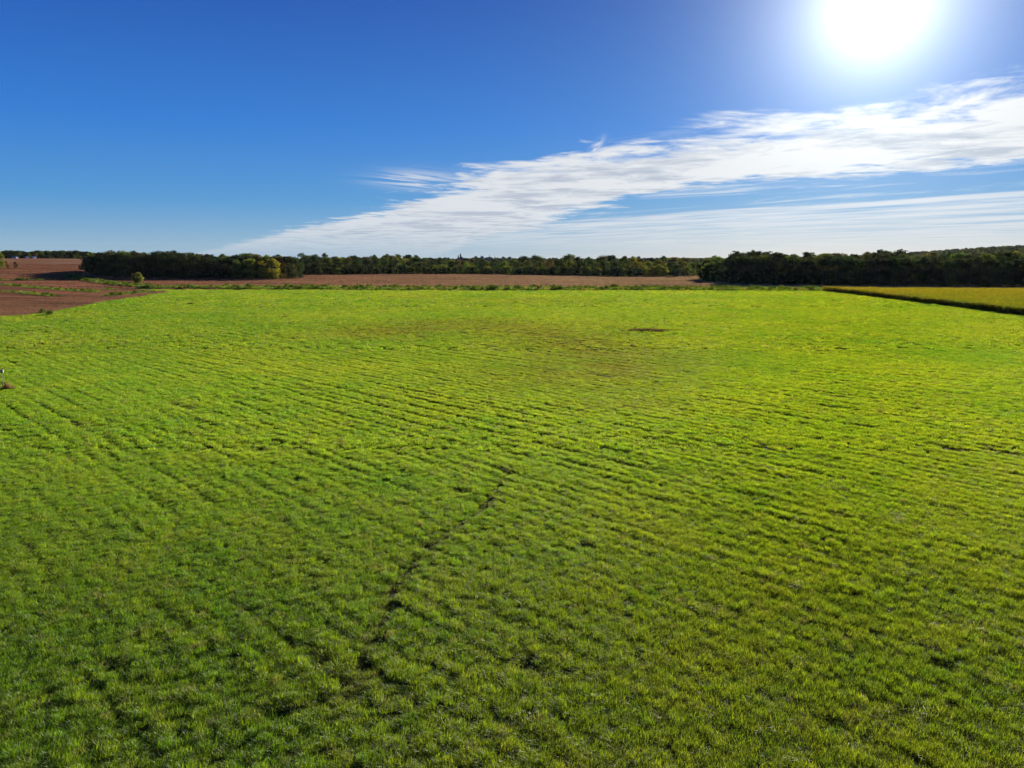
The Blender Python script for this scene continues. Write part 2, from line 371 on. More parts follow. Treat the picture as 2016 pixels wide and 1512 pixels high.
def sheet_z(X, Y): return 0.02 + 0.8 * canopy(X, Y) * (1 - 0.75 * hole(X, Y)) * (1 - 0.5 * thin(X, Y)) + 0.25 * sm(-.6, .8, fbm(X / 45, Y / 45, 61, 2))
def field_sheet():
    parts = []; o = 0; V, Fc = [], []
    for (x0, x1, y0, y1, s) in ((-60, 60, -4, 62, 0.5), (-190, -60, -4, 62, 2.5), (60, 230, -4, 62, 2.5), (-190, 230, 62, 130, 1.0), (-330, 330, 130, 420, 2.0), (-190, 230, -60, -4, 7)):
        a, b = np.arange(x0, x1 + s * .5, s), np.arange(y0, y1 + s * .5, s); X, Y = np.meshgrid(a, b)
        J = np.arange(X.size).reshape(X.shape)
        q = np.stack([J[:-1, :-1], J[:-1, 1:], J[1:, 1:], J[1:, :-1]], -1).reshape(-1, 4)
        cx, cy = X.ravel()[q].mean(1), Y.ravel()[q].mean(1); q = q[inside(cx, cy, GREEN)]
        V.append(np.stack([X, Y, sheet_z(X, Y) - 0.02], -1).reshape(-1, 3)); Fc.append(q + o); o += X.size
    V, Fc = np.concatenate(V), np.concatenate(Fc); used = np.unique(Fc); re = np.zeros(len(V), int); re[used] = np.arange(len(used))
    return mesh('grass_field', V[used], re[Fc], [M_soil], True)
tag(obj('grass_field', field_sheet()), kind='structure')

# ------------------------------------------------------------------ scattered growth (one stuff object each)
def blades(name, n, rad, h, w, lean, mat_, seed, hv=0.35, droop=0.4, bent=3):
    g = np.random.default_rng(seed)
    a = g.uniform(0, 2 * math.pi, n); r = rad * np.sqrt(g.uniform(0, 1, n)); bx, by = np.cos(a) * r, np.sin(a) * r
    H = h * (1 + g.uniform(-hv, hv, n)); d = g.uniform(0, 2 * math.pi, n); L = H * lean * g.uniform(.2, 1.3, n)
    ux, uy = np.cos(d), np.sin(d); f = d + math.pi / 2 + g.uniform(-.6, .6, n); wx, wy = np.cos(f) * w / 2, np.sin(f) * w / 2
    vary = g.uniform(0, 1, n)
    zs = (0, .55, 1.0); V = []
    for k_, z in enumerate(zs):
        off = L * z ** 1.7; zz = H * (z - droop * 0.35 * z ** 3)
        cx, cy = bx + ux * off, by + uy * off
        if k_ < 2:
            ww = 1.0 if k_ == 0 else 0.85
            V += [np.stack([cx - wx * ww, cy - wy * ww, zz], -1), np.stack([cx + wx * ww, cy + wy * ww, zz], -1)]
        else: V.append(np.stack([cx, cy, zz], -1))
    V = np.stack(V, 1).reshape(-1, 3); b = np.arange(n)[:, None] * 5
    T = np.concatenate([b + np.array([[0, 1, 3]]), b + np.array([[0, 3, 2]]), b + np.array([[2, 3, 4]])])
    m = mesh(name, V, T, [mat_]); at_ = m.attributes.new('vary', 'FLOAT', 'POINT'); at_.data.foreach_set('value', np.repeat(vary, 5).astype(np.float32))
    return m
def scatter(name, protos, X, Y, Z, rot, scl, idx, tint, label=None, kind='stuff', tilt=None):
    col_ = bpy.data.collections.new(name + '_source')      # not linked to the scene: only the copies show
    for i, p in enumerate(protos):
        o = bpy.data.objects.new('%s_piece_%02d' % (name, i), p); col_.objects.link(o)
    m = bpy.data.meshes.new(name); m.vertices.add(len(X)); m.vertices.foreach_set('co', np.stack([X, Y, Z], -1).astype(np.float32).ravel())
    def put(nm, ty, dat, key):
        a = m.attributes.new(nm, ty, 'POINT'); a.data.foreach_set(key, np.ascontiguousarray(dat).ravel())
    rt = np.zeros((len(X), 3), np.float32); rt[:, 2] = rot
    if tilt is not None: rt[:, 0] = tilt[0]; rt[:, 1] = tilt[1]
    put('rot', 'FLOAT_VECTOR', rt, 'vector'); put('scl', 'FLOAT_VECTOR', scl.astype(np.float32), 'vector'); put('idx', 'INT', idx.astype(np.int32), 'value')
    put('tint', 'FLOAT_COLOR', np.concatenate([tint, np.ones((len(X), 1))], 1).astype(np.float32), 'color')
    o = obj(name, m); ng = bpy.data.node_groups.new(name, 'GeometryNodeTree')
    ng.interface.new_socket('Geometry', in_out='INPUT', socket_type='NodeSocketGeometry'); ng.interface.new_socket('Geometry', in_out='OUTPUT', socket_type='NodeSocketGeometry')
    gi, go = ng.nodes.new('NodeGroupInput'), ng.nodes.new('NodeGroupOutput')
    ip = ng.nodes.new('GeometryNodeInstanceOnPoints'); ci = ng.nodes.new('GeometryNodeCollectionInfo')
    ci.inputs['Collection'].default_value = col_; ci.inputs['Separate Children'].default_value = True; ci.inputs['Reset Children'].default_value = True
    ip.inputs['Pick Instance'].default_value = True
    def named(nm, ty):
        n = ng.nodes.new('GeometryNodeInputNamedAttribute'); n.data_type = ty; n.inputs['Name'].default_value = nm; return n.outputs['Attribute']
    L = ng.links.new; L(gi.outputs[0], ip.inputs['Points']); L(ci.outputs[0], ip.inputs['Instance']); L(named('idx', 'INT'), ip.inputs['Instance Index'])
    L(named('rot', 'FLOAT_VECTOR'), ip.inputs['Rotation']); L(named('scl', 'FLOAT_VECTOR'), ip.inputs['Scale']); L(ip.outputs[0], go.inputs[0])
    md = o.modifiers.new('scatter', 'NODES'); md.node_group = ng
    tag(o, label, kind=kind); return o
def jitter(x0, x1, y0, y1, s, j=0.9):
    a, b = np.arange(x0, x1, s), np.arange(y0, y1, s); X, Y = np.meshgrid(a, b); X, Y = X.ravel(), Y.ravel()
    return X + rng.uniform(-j, j, X.size) * s / 2 * 1.3, Y + rng.uniform(-j, j, X.size) * s / 2 * 1.3

GP = []
for i in range(4): GP.append(blades('tuft', 90, .26, .25, .011, .85, M_grass, 100 + i))
for i in range(4): GP.append(blades('tuft', 90, .38, .27, .021, .75, M_grass, 110 + i))
for i in range(3): GP.append(blades('tuft', 90, .68, .30, .045, .75, M_grass, 120 + i))
for i in range(3): GP.append(blades('tuft', 110, 1.25, .34, .09, .7, M_grass, 130 + i))
for i in range(2): GP.append(blades('tuft', 40, .40, .30, .014, 1.3, M_grass, 140 + i, droop=.9))   # longer lodged stems
PX, PY, PI_, PS = [], [], [], []
SLOPE = 0.77
for (r0, r1, s, base, n) in ((20, 64, .30, 0, 4), (64, 138, .46, 4, 4), (138, 262, .85, 8, 3), (262, 405, 1.6, 11, 3)):
    X, Y = jitter(-SLOPE * r1 - 12, SLOPE * r1 + 12, r0 * 0.9 - 4, r1, s)
    d = np.hypot(X, Y); j = rng.uniform(-.03, .03, X.size)
    lo_ = Y * (1 + j) >= (r0 if r0 > 20 else 15); hi_ = Y * (1 + j) < r1
    k_ = lo_ & hi_ & (np.abs(X) < SLOPE * Y + 12) & inside(X, Y, GREEN)
    X, Y = X[k_], Y[k_]; PX.append(X); PY.append(Y); PI_.append(base + rng.integers(0, n, X.size)); PS.append(np.full(X.size, s))
# wide lodged wisps, pale, in the foreground
X, Y = jitter(-45, 45, 20, 60, 1.6); k_ = (np.abs(X) < SLOPE * Y) & (pn(X / 3, Y / 3, 77) > 0.25); X, Y = X[k_], Y[k_]
PX.append(X); PY.append(Y); PI_.append(14 + rng.integers(0, 2, X.size)); PS.append(np.full(X.size, 9.9))
X, Y, idx, sp_ = map(np.concatenate, (PX, PY, PI_, PS))
lodged = sp_ > 9
cz = canopy(X, Y); hl = hole(X, Y); th = thin(X, Y); Z = sheet_z(X, Y)
hs_ = (0.55 + 1.7 * cz) * (1 - 0.75 * hl) * (1 - 0.45 * th) * rng.uniform(.82, 1.18, X.size)
gap = sm(-.15, -.42, fbm(X / 0.5, Y / 0.5, 41, 2)) * (Y < 150); hs_ *= 1 - 0.60 * gap
hs_ = np.maximum(hs_, 0.22); hs_[lodged] = 1.1
ws = rng.uniform(.9, 1.15, X.size); ws[lodged] = rng.uniform(.8, 1.4, lodged.sum())
keep = ~((hl > 0.62) & (rng.uniform(0, 1, X.size) < (hl - 0.45) * 1.6))
fw = furrow(X, Y); hs_ = np.maximum(.2, hs_ * (1 - (.25 + .40 * sm(35, 70, Y)) * fw)) * np.where(idx >= 8, rng.uniform(.6, 1.4, X.size), 1); big = fbm(X / 34, Y / 34, 51, 3); med = fbm(X / 6, Y / 6, 52, 2); sml = rng.normal(0, .16, X.size)
gA, gB, gC, gD = np.array([.072, .158, .007]), np.array([.166, .206, .013]), np.array([.135, .118, .018]), np.array([.16, .15, .07])
f = np.clip(0.50 + (0.25 + .3 * sm(50, 140, Y)) * big + 0.30 * med + sml + 0.18 * X / np.maximum(Y, 1), 0, 1)[:, None]  # last term yellows the right: sunward glow put into the tuft colour
tint = gA * (1 - f) + gB * f
tint = tint * (1 - th[:, None] * .70) + gC * th[:, None] * .70
edge = np.exp(-((hl - .5) / .25) ** 2)[:, None] * .5; tint = tint * (1 - edge) + np.array([.085, .085, .02]) * edge
dry = ((rng.uniform(0, 1, X.size) < .035) | lodged)[:, None]; tint = tint * (.92 + .52 * rng.uniform(0, 1, (X.size, 1))) * (.84 + .34 * sm(26, 62, Y) - .22 * sm(95, 170, Y))[:, None]; tint = np.where(dry, tint * .35 + gD * .65, tint)  # shade put into the tint: darker near the camera, brighter in mid-field
tl = (rng.normal(0, .10, X.size), rng.normal(0, .10, X.size))
keep &= np.isfinite(Z)
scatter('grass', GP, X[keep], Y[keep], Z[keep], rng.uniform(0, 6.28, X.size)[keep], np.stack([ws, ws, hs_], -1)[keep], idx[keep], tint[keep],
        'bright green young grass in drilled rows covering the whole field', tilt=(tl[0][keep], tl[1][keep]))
print('grass tufts', keep.sum())

# ------------------------------------------------------------------ trees
def crown_mesh(name, w, h, n, seed, lobes=20, base=0.0, leaf=(.45, .85), shape=1.0, mat_=None, open_=0.0):
    g = np.random.default_rng(seed); cs, rs = [], []
    for i in range(lobes):
        u = g.uniform(0.10, .90); prof = math.sin(math.pi * min(1, (u * .86 + .10))) ** .6 * shape
        a = i * 2.4 + g.uniform(-.9, .9); rr = (w / 2) * prof * g.uniform(.35, .78)
        cs.append((math.cos(a) * rr, math.sin(a) * rr, h * (base + u * (1 - base)) - .03 * h)); rs.append(w * g.uniform(.15, .25) * (1.1 - .35 * u))
    for j in range(4):
        a = j * 1.57 + g.uniform(-.5, .5); rr = w * g.uniform(.10, .24); cs.append((math.cos(a) * rr, math.sin(a) * rr, h * g.uniform(.76, .85))); rs.append(w * g.uniform(.17, .22))
    for j in range(3):
        a = g.uniform(0, 6.28); rr = w * g.uniform(0, .2); cs.append((math.cos(a) * rr, math.sin(a) * rr, h * g.uniform(.86, .91))); rs.append(w * g.uniform(.09, .13))
    cs = np.array(cs); rs = np.array(rs)
    p = rs ** 2 / (rs ** 2).sum(); li = g.choice(len(rs), n, p=p)
    d = g.normal(size=(n, 3)); d /= np.linalg.norm(d, axis=1)[:, None]
    q = np.where(g.uniform(0, 1, n) < .80, g.uniform(.78, 1.08, n), g.uniform(.2, .8, n))
    c = cs[li] + d * (rs[li] * q)[:, None] * np.array([1, 1, .85]); c[:, 2] = np.clip(c[:, 2], .25, None)
    nn = d + g.normal(size=(n, 3)) * .55; nn /= np.linalg.norm(nn, axis=1)[:, None]
    t = np.cross(nn, g.normal(size=(n, 3))); t /= np.linalg.norm(t, axis=1)[:, None]; b = np.cross(nn, t)
    s = g.uniform(*leaf, n)[:, None]
    V = np.stack([c - t * s * .6, c - b * s * .42, c + t * s * .6, c + b * s * .42 + nn * s * .12], 1).reshape(-1, 3)
    Fq = np.arange(n * 4).reshape(n, 4)
    m = mesh(name, V, Fq, [mat_ or M_fol]); vary = np.repeat(np.clip(.5 + .35 * (g.uniform(-1, 1, lobes + 7)[li]) + g.uniform(-.3, .3, n), 0, 1), 4)
    at_ = m.attributes.new('vary', 'FLOAT', 'POINT'); at_.data.foreach_set('value', vary.astype(np.float32)); return m
def trunk_mesh(h, r, seed, forks=4, top=.75, low=.25):
    g = random.Random(seed); parts = []; sx, sy = g.uniform(-.3, .3), g.uniform(-.3, .3)
    line = [(0, 0, -.3), (sx * .3, sy * .3, h * .2), (sx, sy, h * .45), (sx * 1.5, sy * 1.2, h * top)]
    parts.append(tube(line, [r * 1.25, r, r * .7, r * .2]))
    for i in range(forks):
        z = h * g.uniform(low, .6); a = i * 2.4 + g.uniform(-.4, .4); l = h * g.uniform(.14, .24)
        parts.append(tube([(sx * .6, sy * .6, z), (sx * .6 + math.cos(a) * l * .5, sy * .6 + math.sin(a) * l * .5, z + l * .5), (sx * .6 + math.cos(a) * l, sy * .6 + math.sin(a) * l, z + l * 1.1)], [r * .45, r * .3, r * .1], 5))
    V, Fq = joinvf(parts); return mesh('trunk', V, Fq, [M_bark], True)
KINDS = {}                                                  # unit trees: height 20, width 11
for i in range(7): KINDS['round%d' % i] = (crown_mesh('crown', 11.5, 20, 2600, 300 + i, 20), trunk_mesh(20, .35, 300 + i))
for i in range(3): KINDS['tall%d' % i] = (crown_mesh('crown', 8.5, 20, 2200, 320 + i, 18, .06), trunk_mesh(20, .3, 320 + i))
for i in range(3): KINDS['low%d' % i] = (crown_mesh('crown', 17, 20, 2600, 340 + i, 24, 0.0, (.7, 1.3)), trunk_mesh(20, .4, 340 + i, 5, .6, .15))
KINDS['high0'] = (crown_mesh('crown', 15, 20, 2600, 360, 26, .34, (.4, .75)), trunk_mesh(20, .42, 360, 6, .8, .25))
KINDS['ball0'] = (crown_mesh('crown', 19, 20, 2600, 380, 26, .22, (.9, 1.5)), trunk_mesh(20, .8, 380, 6, .7, .1))
KINDS['cone0'] = (crown_mesh('crown', 6.5, 20, 1500, 370, 16, .05), trunk_mesh(20, .25, 370, 2))
ROOTS = {}
def tree(kind, x, y, h, wf, color, label, group=None, name='tree', rz=None, cat='tree'):
    z = float(land(x, y)); cm, tm = KINDS[kind]
    key = (kind, name)
    if key in ROOTS:                                        # copy the thing and each of its parts
        src = ROOTS[key]; e = src.copy(); C.objects.link(e)
        kids = []
        for ch in src.children:
            c = ch.copy(); C.objects.link(c); c.parent = e; kids.append(c)
        for k_ in ('group',):
            if k_ in e: del e[k_]
    else:
        e = empty(name, (0, 0, 0)); kids = [obj('crown', cm, e), obj('trunk', tm, e)]; ROOTS[key] = e
    e.location = (x, y, z - .05); s = h / 20; e.scale = (s * wf, s * wf, s); e.rotation_euler = (0, 0, R.uniform(0, 6.28) if rz is None else rz)
    tag(e, label, cat, group)
    for c in kids: c.color = (*color, 1)
    return e
DG, DG2, MG, YG, GO, OR, BR, BL = (.020, .033, .009), (.028, .040, .013), (.058, .086, .015), (.115, .140, .018), (.160, .152, .018), (.15, .10, .020), (.070, .066, .022), (.018, .034, .018)
def hgt(px, ytop, depth): return CAM_H + (508 - ytop) * depth / 1399.0 - float(land(colx(px, depth), depth))
def jc(c, a=.18): return tuple(max(.004, v * (1 + R.uniform(-a, a))) for v in c)

def row(p0, p1, step, depf, topf, colors, labf, jit=2.0, kinds=('round', 'tall'), wf=1.0, skip=(), depj=4):
    px = p0 + R.uniform(0, step * .4)
    while px < p1:
        d = float(np.interp(px, *depf)) + R.uniform(-depj, depj)
        yt = float(np.interp(px, *topf)) + R.uniform(-jit * .5, jit) - (jit * .9 if R.random() < .12 else 0)
        if not any(a <= px <= b for a, b in skip):
            yt -= 3.5 * float(pn(px / 38 + d / 30, .5, 99)); h = hgt(px, yt, d); k_ = R.choice(kinds); kk = k_ + str(R.randrange({'round': 7, 'tall': 3, 'low': 3, 'cone': 1}[k_]))
            lab, grp = labf(px)
            wpx = step * R.uniform(1.5, 2.5) * d / 1399
            native = {'round': 11.5, 'tall': 8.5, 'low': 17, 'cone': 6.5}[k_] * h / 20
            tree(kk, colx(px, d), d, h / .98, min(1.5, max(.65, wpx / native)) * wf * R.uniform(.9, 1.15), jc(R.choice(colors)), lab, grp)
        px += step * R.uniform(.8, 1.25)

def sec(table, tail):                                       # say which stretch of a wood, by what stands near it
    return lambda p: next(((a + ' ' + b, a + ' ' + tail) for lim, a, b in table if p < lim))
# left wood
LW = lambda o: ([176, 200, 300, 430, 560, 600], [668 + o, 640 + o, 628 + o, 622 + o, 622 + o, 628 + o])
row(184, 470, 19, LW(0), ([176, 205, 245, 300, 430, 600], [512, 504, 501, 503, 506, 508]), [DG, DG, DG2], sec([(250, 'black-green front tree', 'left of the lone round tree, left wood'), (340, 'dark front tree', 'of the left wood behind the lone round tree'), (999, 'dim front tree', 'of the left wood between the lone tree and the gold trees')], 'of the left wood'))
row(190, 590, 20, LW(12), ([176, 205, 245, 300, 370, 430, 500, 590], [506, 498, 495, 498, 497, 500, 503, 504]), [DG, DG2, MG], sec([(300, 'green-topped inner tree', 'in the high left half of the left wood'), (450, 'olive-topped inner tree', 'midway along the left wood'), (999, 'shaded inner tree', 'behind the gold trees of the left wood')], 'of the left wood'), 3)
row(200, 580, 21, LW(26), ([176, 205, 245, 300, 370, 430, 500, 590], [505, 496, 492, 495.5, 493.5, 497, 500, 502]), [DG, DG2, MG, BR], sec([(320, 'rear crown on the skyline', 'of the high left half of the left wood'), (440, 'rear crown on the skyline', 'between the pointed dark tree and the gold trees'), (999, 'rear crown on the skyline', 'above the gold trees of the left wood')], 'of the left wood'), 3)
for px, d, yt, k_, wf, c, lab in (
    (494, 611, 507, 'round1', 1.35, YG, 'broad yellow-green tree on the wood edge, left of the brightest golden one'),
    (508, 632, 499, 'tall1', 1.1, BR, 'brownish-green tree rising above the gold trees of the left wood'),
    (518, 609, 511, 'round4', 1.0, GO, 'lower golden tree between the yellow-green and the brightest golden tree'),
    (537, 610, 505, 'round2', 1.3, GO, 'brightest golden yellow tree at the front of the left wood'),
    (528, 630, 499, 'round5', 1.0, YG, 'light green tree with its tip above the brightest golden tree'),
    (553, 630, 502, 'tall2', 1.0, OR, 'tree with an orange-gold tip just left of the dark end tree'),
    (577, 617, 503, 'round3', 1.35, DG2, 'big dark green tree standing alone at the right end of the left wood'),
    (592, 628, 507, 'round0', .8, DG, 'smaller dark tree tucked behind the right end of the left wood'),
    (186, 664, 510, 'low0', .6, DG, 'low dark tree at the left tip of the left wood'),
    (247, 640, 490.5, 'round6', 1.3, MG, 'highest broad crown near the left end of the left wood'),
    (318, 650, 495, 'cone0', 1.2, DG, 'pointed dark tree sticking out of the left wood skyline'),
    (468, 612, 512, 'low1', .8, MG, 'mid-green lower tree left of the broad yellow-green one at the wood edge'),
    (271, 478, 535, 'ball0', 1.0, (.11, .125, .022), 'small round green tree standing alone in the weedy ditch')):
    tree(k_, colx(px, d), d, hgt(px, yt, d), wf, c, lab)

# the long tree line across the middle
CW = lambda o: ([595, 700, 900, 1000, 1200, 1370], [775 + o, 770 + o, 800 + o, 765 + o, 715 + o, 700 + o])
row(604, 860, 19, CW(0), ([600, 700, 800, 860], [507, 509, 513, 516]), [DG, DG2, BL], sec([(720, 'dark front tree of the middle tree line', 'just right of the left wood'), (790, 'dark front tree of the middle tree line', 'below the two round skyline crowns'), (999, 'dark front tree of the middle tree line', 'under the lit green tree')], 'at its left'))
row(868, 1345, 17, CW(0), ([860, 900, 1000, 1040, 1100, 1200, 1300, 1345], [521, 523, 525, 524, 524, 526, 524, 522]), [MG, MG, YG, YG, BL], sec([(960, 'low bushy front tree', 'below the far tower, middle tree line'), (1050, 'low bushy front tree', 'left of the tall pale-stemmed tree'), (1140, 'low bushy front tree', 'between the pale-stemmed tree and the golden tree'), (1240, 'low bushy front tree', 'between the golden tree and the large yellow tree'), (1999, 'low bushy front tree', 'between the large yellow tree and the dark dome')], 'of the middle tree line'), 2, ('low', 'round'), 1.1, skip=((1132, 1146), (1306, 1345)))
row(600, 1370, 20, CW(25), ([600, 700, 800, 850, 900, 1000, 1100, 1200, 1300, 1370], [502, 504, 507, 509, 513, 513, 511, 511, 513, 512]), [DG, DG2, MG, MG, BR, YG, YG], sec([(750, 'mid-height tree inside the middle tree line', 'near the left wood'), (900, 'mid-height tree inside the middle tree line', 'around the small yellow tree'), (1060, 'mid-height tree inside the middle tree line', 'under the distant spire'), (1200, 'mid-height tree inside the middle tree line', 'around the golden tree'), (1999, 'mid-height tree inside the middle tree line', 'near the right wood')], 'and like it'), 3)
row(600, 1370, 21, CW(60), ([600, 640, 700, 800, 850, 900, 1000, 1040, 1100, 1160, 1200, 1300, 1370], [501, 498, 501, 502.5, 506, 509, 510, 505, 506, 502, 502, 506, 506]), [DG, DG2, BR, BL, MG], sec([(750, 'rear skyline tree', 'of the middle tree line near the left wood'), (900, 'rear skyline tree', 'of the middle tree line left of the far tower'), (1060, 'rear skyline tree', 'of the middle tree line right of the far tower'), (1240, 'rear skyline tree', 'of the middle tree line around the brownish crowns'), (1999, 'rear skyline tree', 'of the middle tree line next to the right wood')], 'of the middle tree line'), 5)
for px, d, yt, k_, wf, c, lab in (
    (595, 815, 496, 'round4', .9, DG, 'dark rounded crown standing proud just right of the left wood'),
    (640, 850, 496, 'tall0', 1.0, DG, 'dark narrow crown poking above the middle tree line near its left end'),
    (757, 850, 500.5, 'round3', .9, DG, 'left of two dark round crowns on the middle skyline'),
    (773, 850, 501, 'round1', .9, DG2, 'right of two dark round crowns on the middle skyline'),
    (818, 835, 505, 'low2', 1.0, MG, 'lit green tree left of the yellow one in the middle tree line'),
    (842, 828, 513, 'round2', .8, GO, 'small yellow tree in the left half of the middle tree line'),
    (857, 800, 521, 'low0', .8, YG, 'low yellow-green bushy tree right of the small yellow tree'),
    (878, 800, 520, 'round0', .9, MG, 'pale green roundish tree at the field edge below the far tower'),
    (903, 830, 510, 'tall1', 1.3, OR, 'brownish gold tree below the far tower'),
    (955, 812, 514, 'cone0', 1.8, BL, 'very dark bluish tree among the lighter trees at the centre'),
    (1002, 768, 522, 'low1', .7, YG, 'bright green small tree left of the tall cottonwood-like tree'),
    (1057, 770, 501.5, 'high0', 1.15, DG2, 'tall ragged tree with bare pale stems near the middle of the tree line'),
    (1122, 745, 513, 'round5', 1.0, MG, 'green tree left of the golden tree right of centre'),
    (1139, 760, 511, 'tall2', 1.1, GO, 'golden tree right of centre in the middle tree line'),
    (1185, 790, 502, 'high0', 1.2, BR, 'broad thin-leaved brownish crown on the skyline right of centre'),
    (1228, 775, 501, 'tall1', 1.0, BR, 'brownish tree with a pointed top on the skyline right of centre'),
    (1246, 760, 505, 'round6', 1.1, GO, 'large yellow tree on the right half of the middle tree line'),
    (1297, 712, 519, 'low0', .8, YG, 'domed light green tree left of the dark dome by the right wood'),
    (1331, 700, 519, 'low2', 1.0, BL, 'dark dome-shaped tree at the right end of the middle tree line'),
    (1352, 715, 524, 'round2', .8, MG, 'small grey-green tree between the dark dome and the right wood'),
    (1325, 790, 504, 'round1', 1.2, OR, 'rust-tinged crown on the skyline left of the right wood')):
    tree(k_, colx(px, d), d, hgt(px, yt, d), wf, c, lab)

# right wood
RW = lambda o: ([1360, 1400, 1450, 1600, 2016, 2120], [640 + o, 575 + o, 515 + o, 490 + o, 452 + o, 445 + o])
row(1372, 2120, 26, RW(0), ([1365, 1400, 1440, 1500, 1560, 1650, 1750, 1850, 1950, 2120], [517, 509, 503, 501, 506, 506, 505, 506, 505, 503]), [DG, DG, DG2], sec([(1450, 'black-green front tree', 'at the curved left end of the right wood'), (1610, 'black-green front tree', 'of the right wood beside the end of the ditch'), (1760, 'black-green front tree', 'of the right wood behind the tiny yellow tree'), (1830, 'black-green front tree', 'of the right wood just right of the broad dark crown'), (1900, 'black-green front tree', 'of the right wood behind the middle of the corn'), (1960, 'black-green front tree', 'of the right wood just left of the yellow-lit crown'), (2999, 'black-green front tree', 'of the right wood behind the corn at the picture edge')], 'of the right wood'), 3)
row(1385, 2120, 27, RW(14), ([1365, 1395, 1440, 1500, 1560, 1650, 1750, 1850, 1950, 2120], [514, 508, 498, 497, 502, 499, 498, 500, 497, 496]), [DG, DG2, MG], sec([(1500, 'dim inner tree', 'around the two highest crowns of the right wood'), (1720, 'dim inner tree', 'of the right wood left of the tiny yellow tree'), (1880, 'dim inner tree', 'of the right wood above the middle of the corn'), (2999, 'dim inner tree', 'of the right wood near the yellow-lit crown')], 'of the right wood'), 4)
row(1400, 2120, 27, RW(32), ([1365, 1395, 1440, 1500, 1530, 1600, 1680, 1740, 1800, 1860, 1930, 1985, 2120], [510, 506, 495, 493, 500, 498, 495, 492, 495, 492, 492, 490, 490]), [DG, DG2, MG, BR], sec([(1560, 'rear skyline tree', 'of the right wood by its two highest crowns'), (1640, 'rear skyline tree', 'of the right wood above the end of the ditch'), (1740, 'rear skyline tree', 'of the right wood left of the broad dark crown'), (1880, 'rear skyline tree', 'of the right wood right of the broad dark crown'), (2999, 'rear skyline tree', 'of the right wood near the yellow-lit crown')], 'of the right wood'), 6)
for px, d, yt, k_, wf, c, lab in (
    (1447, 535, 491, 'tall0', 1.3, DG, 'tall dark tree at the left shoulder of the right wood, left of the two highest'),
    (1475, 530, 489, 'round3', 1.0, DG2, 'left of the two highest dark crowns near the left end of the right wood'),
    (1493, 528, 490, 'tall2', 1.2, DG, 'right of the two highest dark crowns near the left end of the right wood'),
    (1996, 520, 492, 'round5', 1.0, GO, 'yellow-lit crown high in the right wood near the picture edge'),
    (1740, 500, 489.5, 'round2', 1.1, DG2, 'broad dark crown topping the middle of the right wood'),
    (1712, 398, 561.5, 'low1', .95, GO, 'tiny yellow tree in front of the dark right wood beyond the corn')):
    tree(k_, colx(px, d), d, hgt(px, yt, d), wf, c, lab)

# far left: hedge on the hill and the clump at the picture edge
row(24, 176, 12.5, ([0, 200], [1010, 1005]), ([20, 25, 50, 75, 100, 150, 155, 166, 176], [494, 495, 496.5, 498.5, 501, 503, 504, 504, 504]), [DG2, MG, BR, BL], sec([(64, 'far hedge tree', 'on the brown hill above the grey farmhouse'), (90, 'far hedge tree', 'on the brown hill above the white sheds'), (130, 'far hedge tree', 'on the brown hill around the yellow-green rounded one'), (999, 'far hedge tree', 'on the brown hill next to the left wood')], 'on the left hill'), 1.5, ('round', 'low'), 1.0)
for px, d, yt, k_, wf, c, lab in (
    (-18, 735, 490, 'round1', 1.2, MG, 'big green tree cut by the left picture edge, tallest of its clump'),
    (4, 742, 495, 'round5', 1.1, YG, 'yellow-green tree at the left picture edge beside the brown hill'),
    (16, 738, 512, 'round2', .9, OR, 'orange-tinged lower tree at the right side of the left edge clump'),
    (-8, 728, 508, 'low0', .8, DG, 'low dark tree at the foot of the left edge clump'),
    (33, 745, 514.5, 'round6', 1.15, DG, 'small dark tree standing apart right of the left edge clump'),
    (108, 995, 505, 'low1', .9, YG, 'yellow-green rounded tree at the front of the far hill hedge')):
    tree(k_, colx(px, d), d, hgt(px, yt, d), wf, c, lab)

# everything beyond: one mass of far woodland
FW = [crown_mesh('far_crown', 11, 12, 420, 400 + i, 12, 0, (1.2, 2.2), mat_=M_folI) for i in range(4)]
XX, YY, SS = [], [], []
def fill(px0, px1, d0, d1, step, hmin, hmax, ex=1.0):
    d = d0
    while d < d1:
        for px in np.arange(px0, px1, step / d * 1399):
            p = px + R.uniform(-.5, .5) * step / d * 1399; dd = d + R.uniform(-.4, .4) * step
            XX.append(colx(p, dd)); YY.append(dd); SS.append(R.uniform(hmin, hmax) / 12)
        d += step * ex
fill(186, 590, 675, 720, 9, 13, 18); fill(598, 1370, 740, 780, 9, 5, 8); fill(598, 1370, 855, 960, 10, 8, 13.5); fill(1400, 2150, 545, 640, 9, 10, 17); fill(1460, 2150, 505, 530, 7, 6, 9)
fill(0, 180, 1030, 1080, 9, 9, 12); fill(-100, 2200, 1700, 1760, 13, 3, 7, 2); fill(600, 1400, 2300, 2350, 15, 10, 15); fill(1300, 2200, 1800, 2500, 24, 9, 14)
fill(-500, -10, 760, 800, 9, 15, 20)
X, Y, S = map(np.array, (XX, YY, SS)); n = len(X)
t_ = np.array([DG, DG2, MG, BR, YG])[rng.choice(5, n, p=[.35, .3, .2, .1, .05])] * rng.uniform(.8, 1.2, (n, 1))
scatter('far_woodland', FW, X, Y, land(X, Y), rng.uniform(0, 6.28, n), np.stack([S * rng.uniform(.9, 1.3, n), S * rng.uniform(.9, 1.3, n), S], -1), rng.integers(0, 4, n), t_, 'mass of far woodland behind the tree lines and on the distant hills')

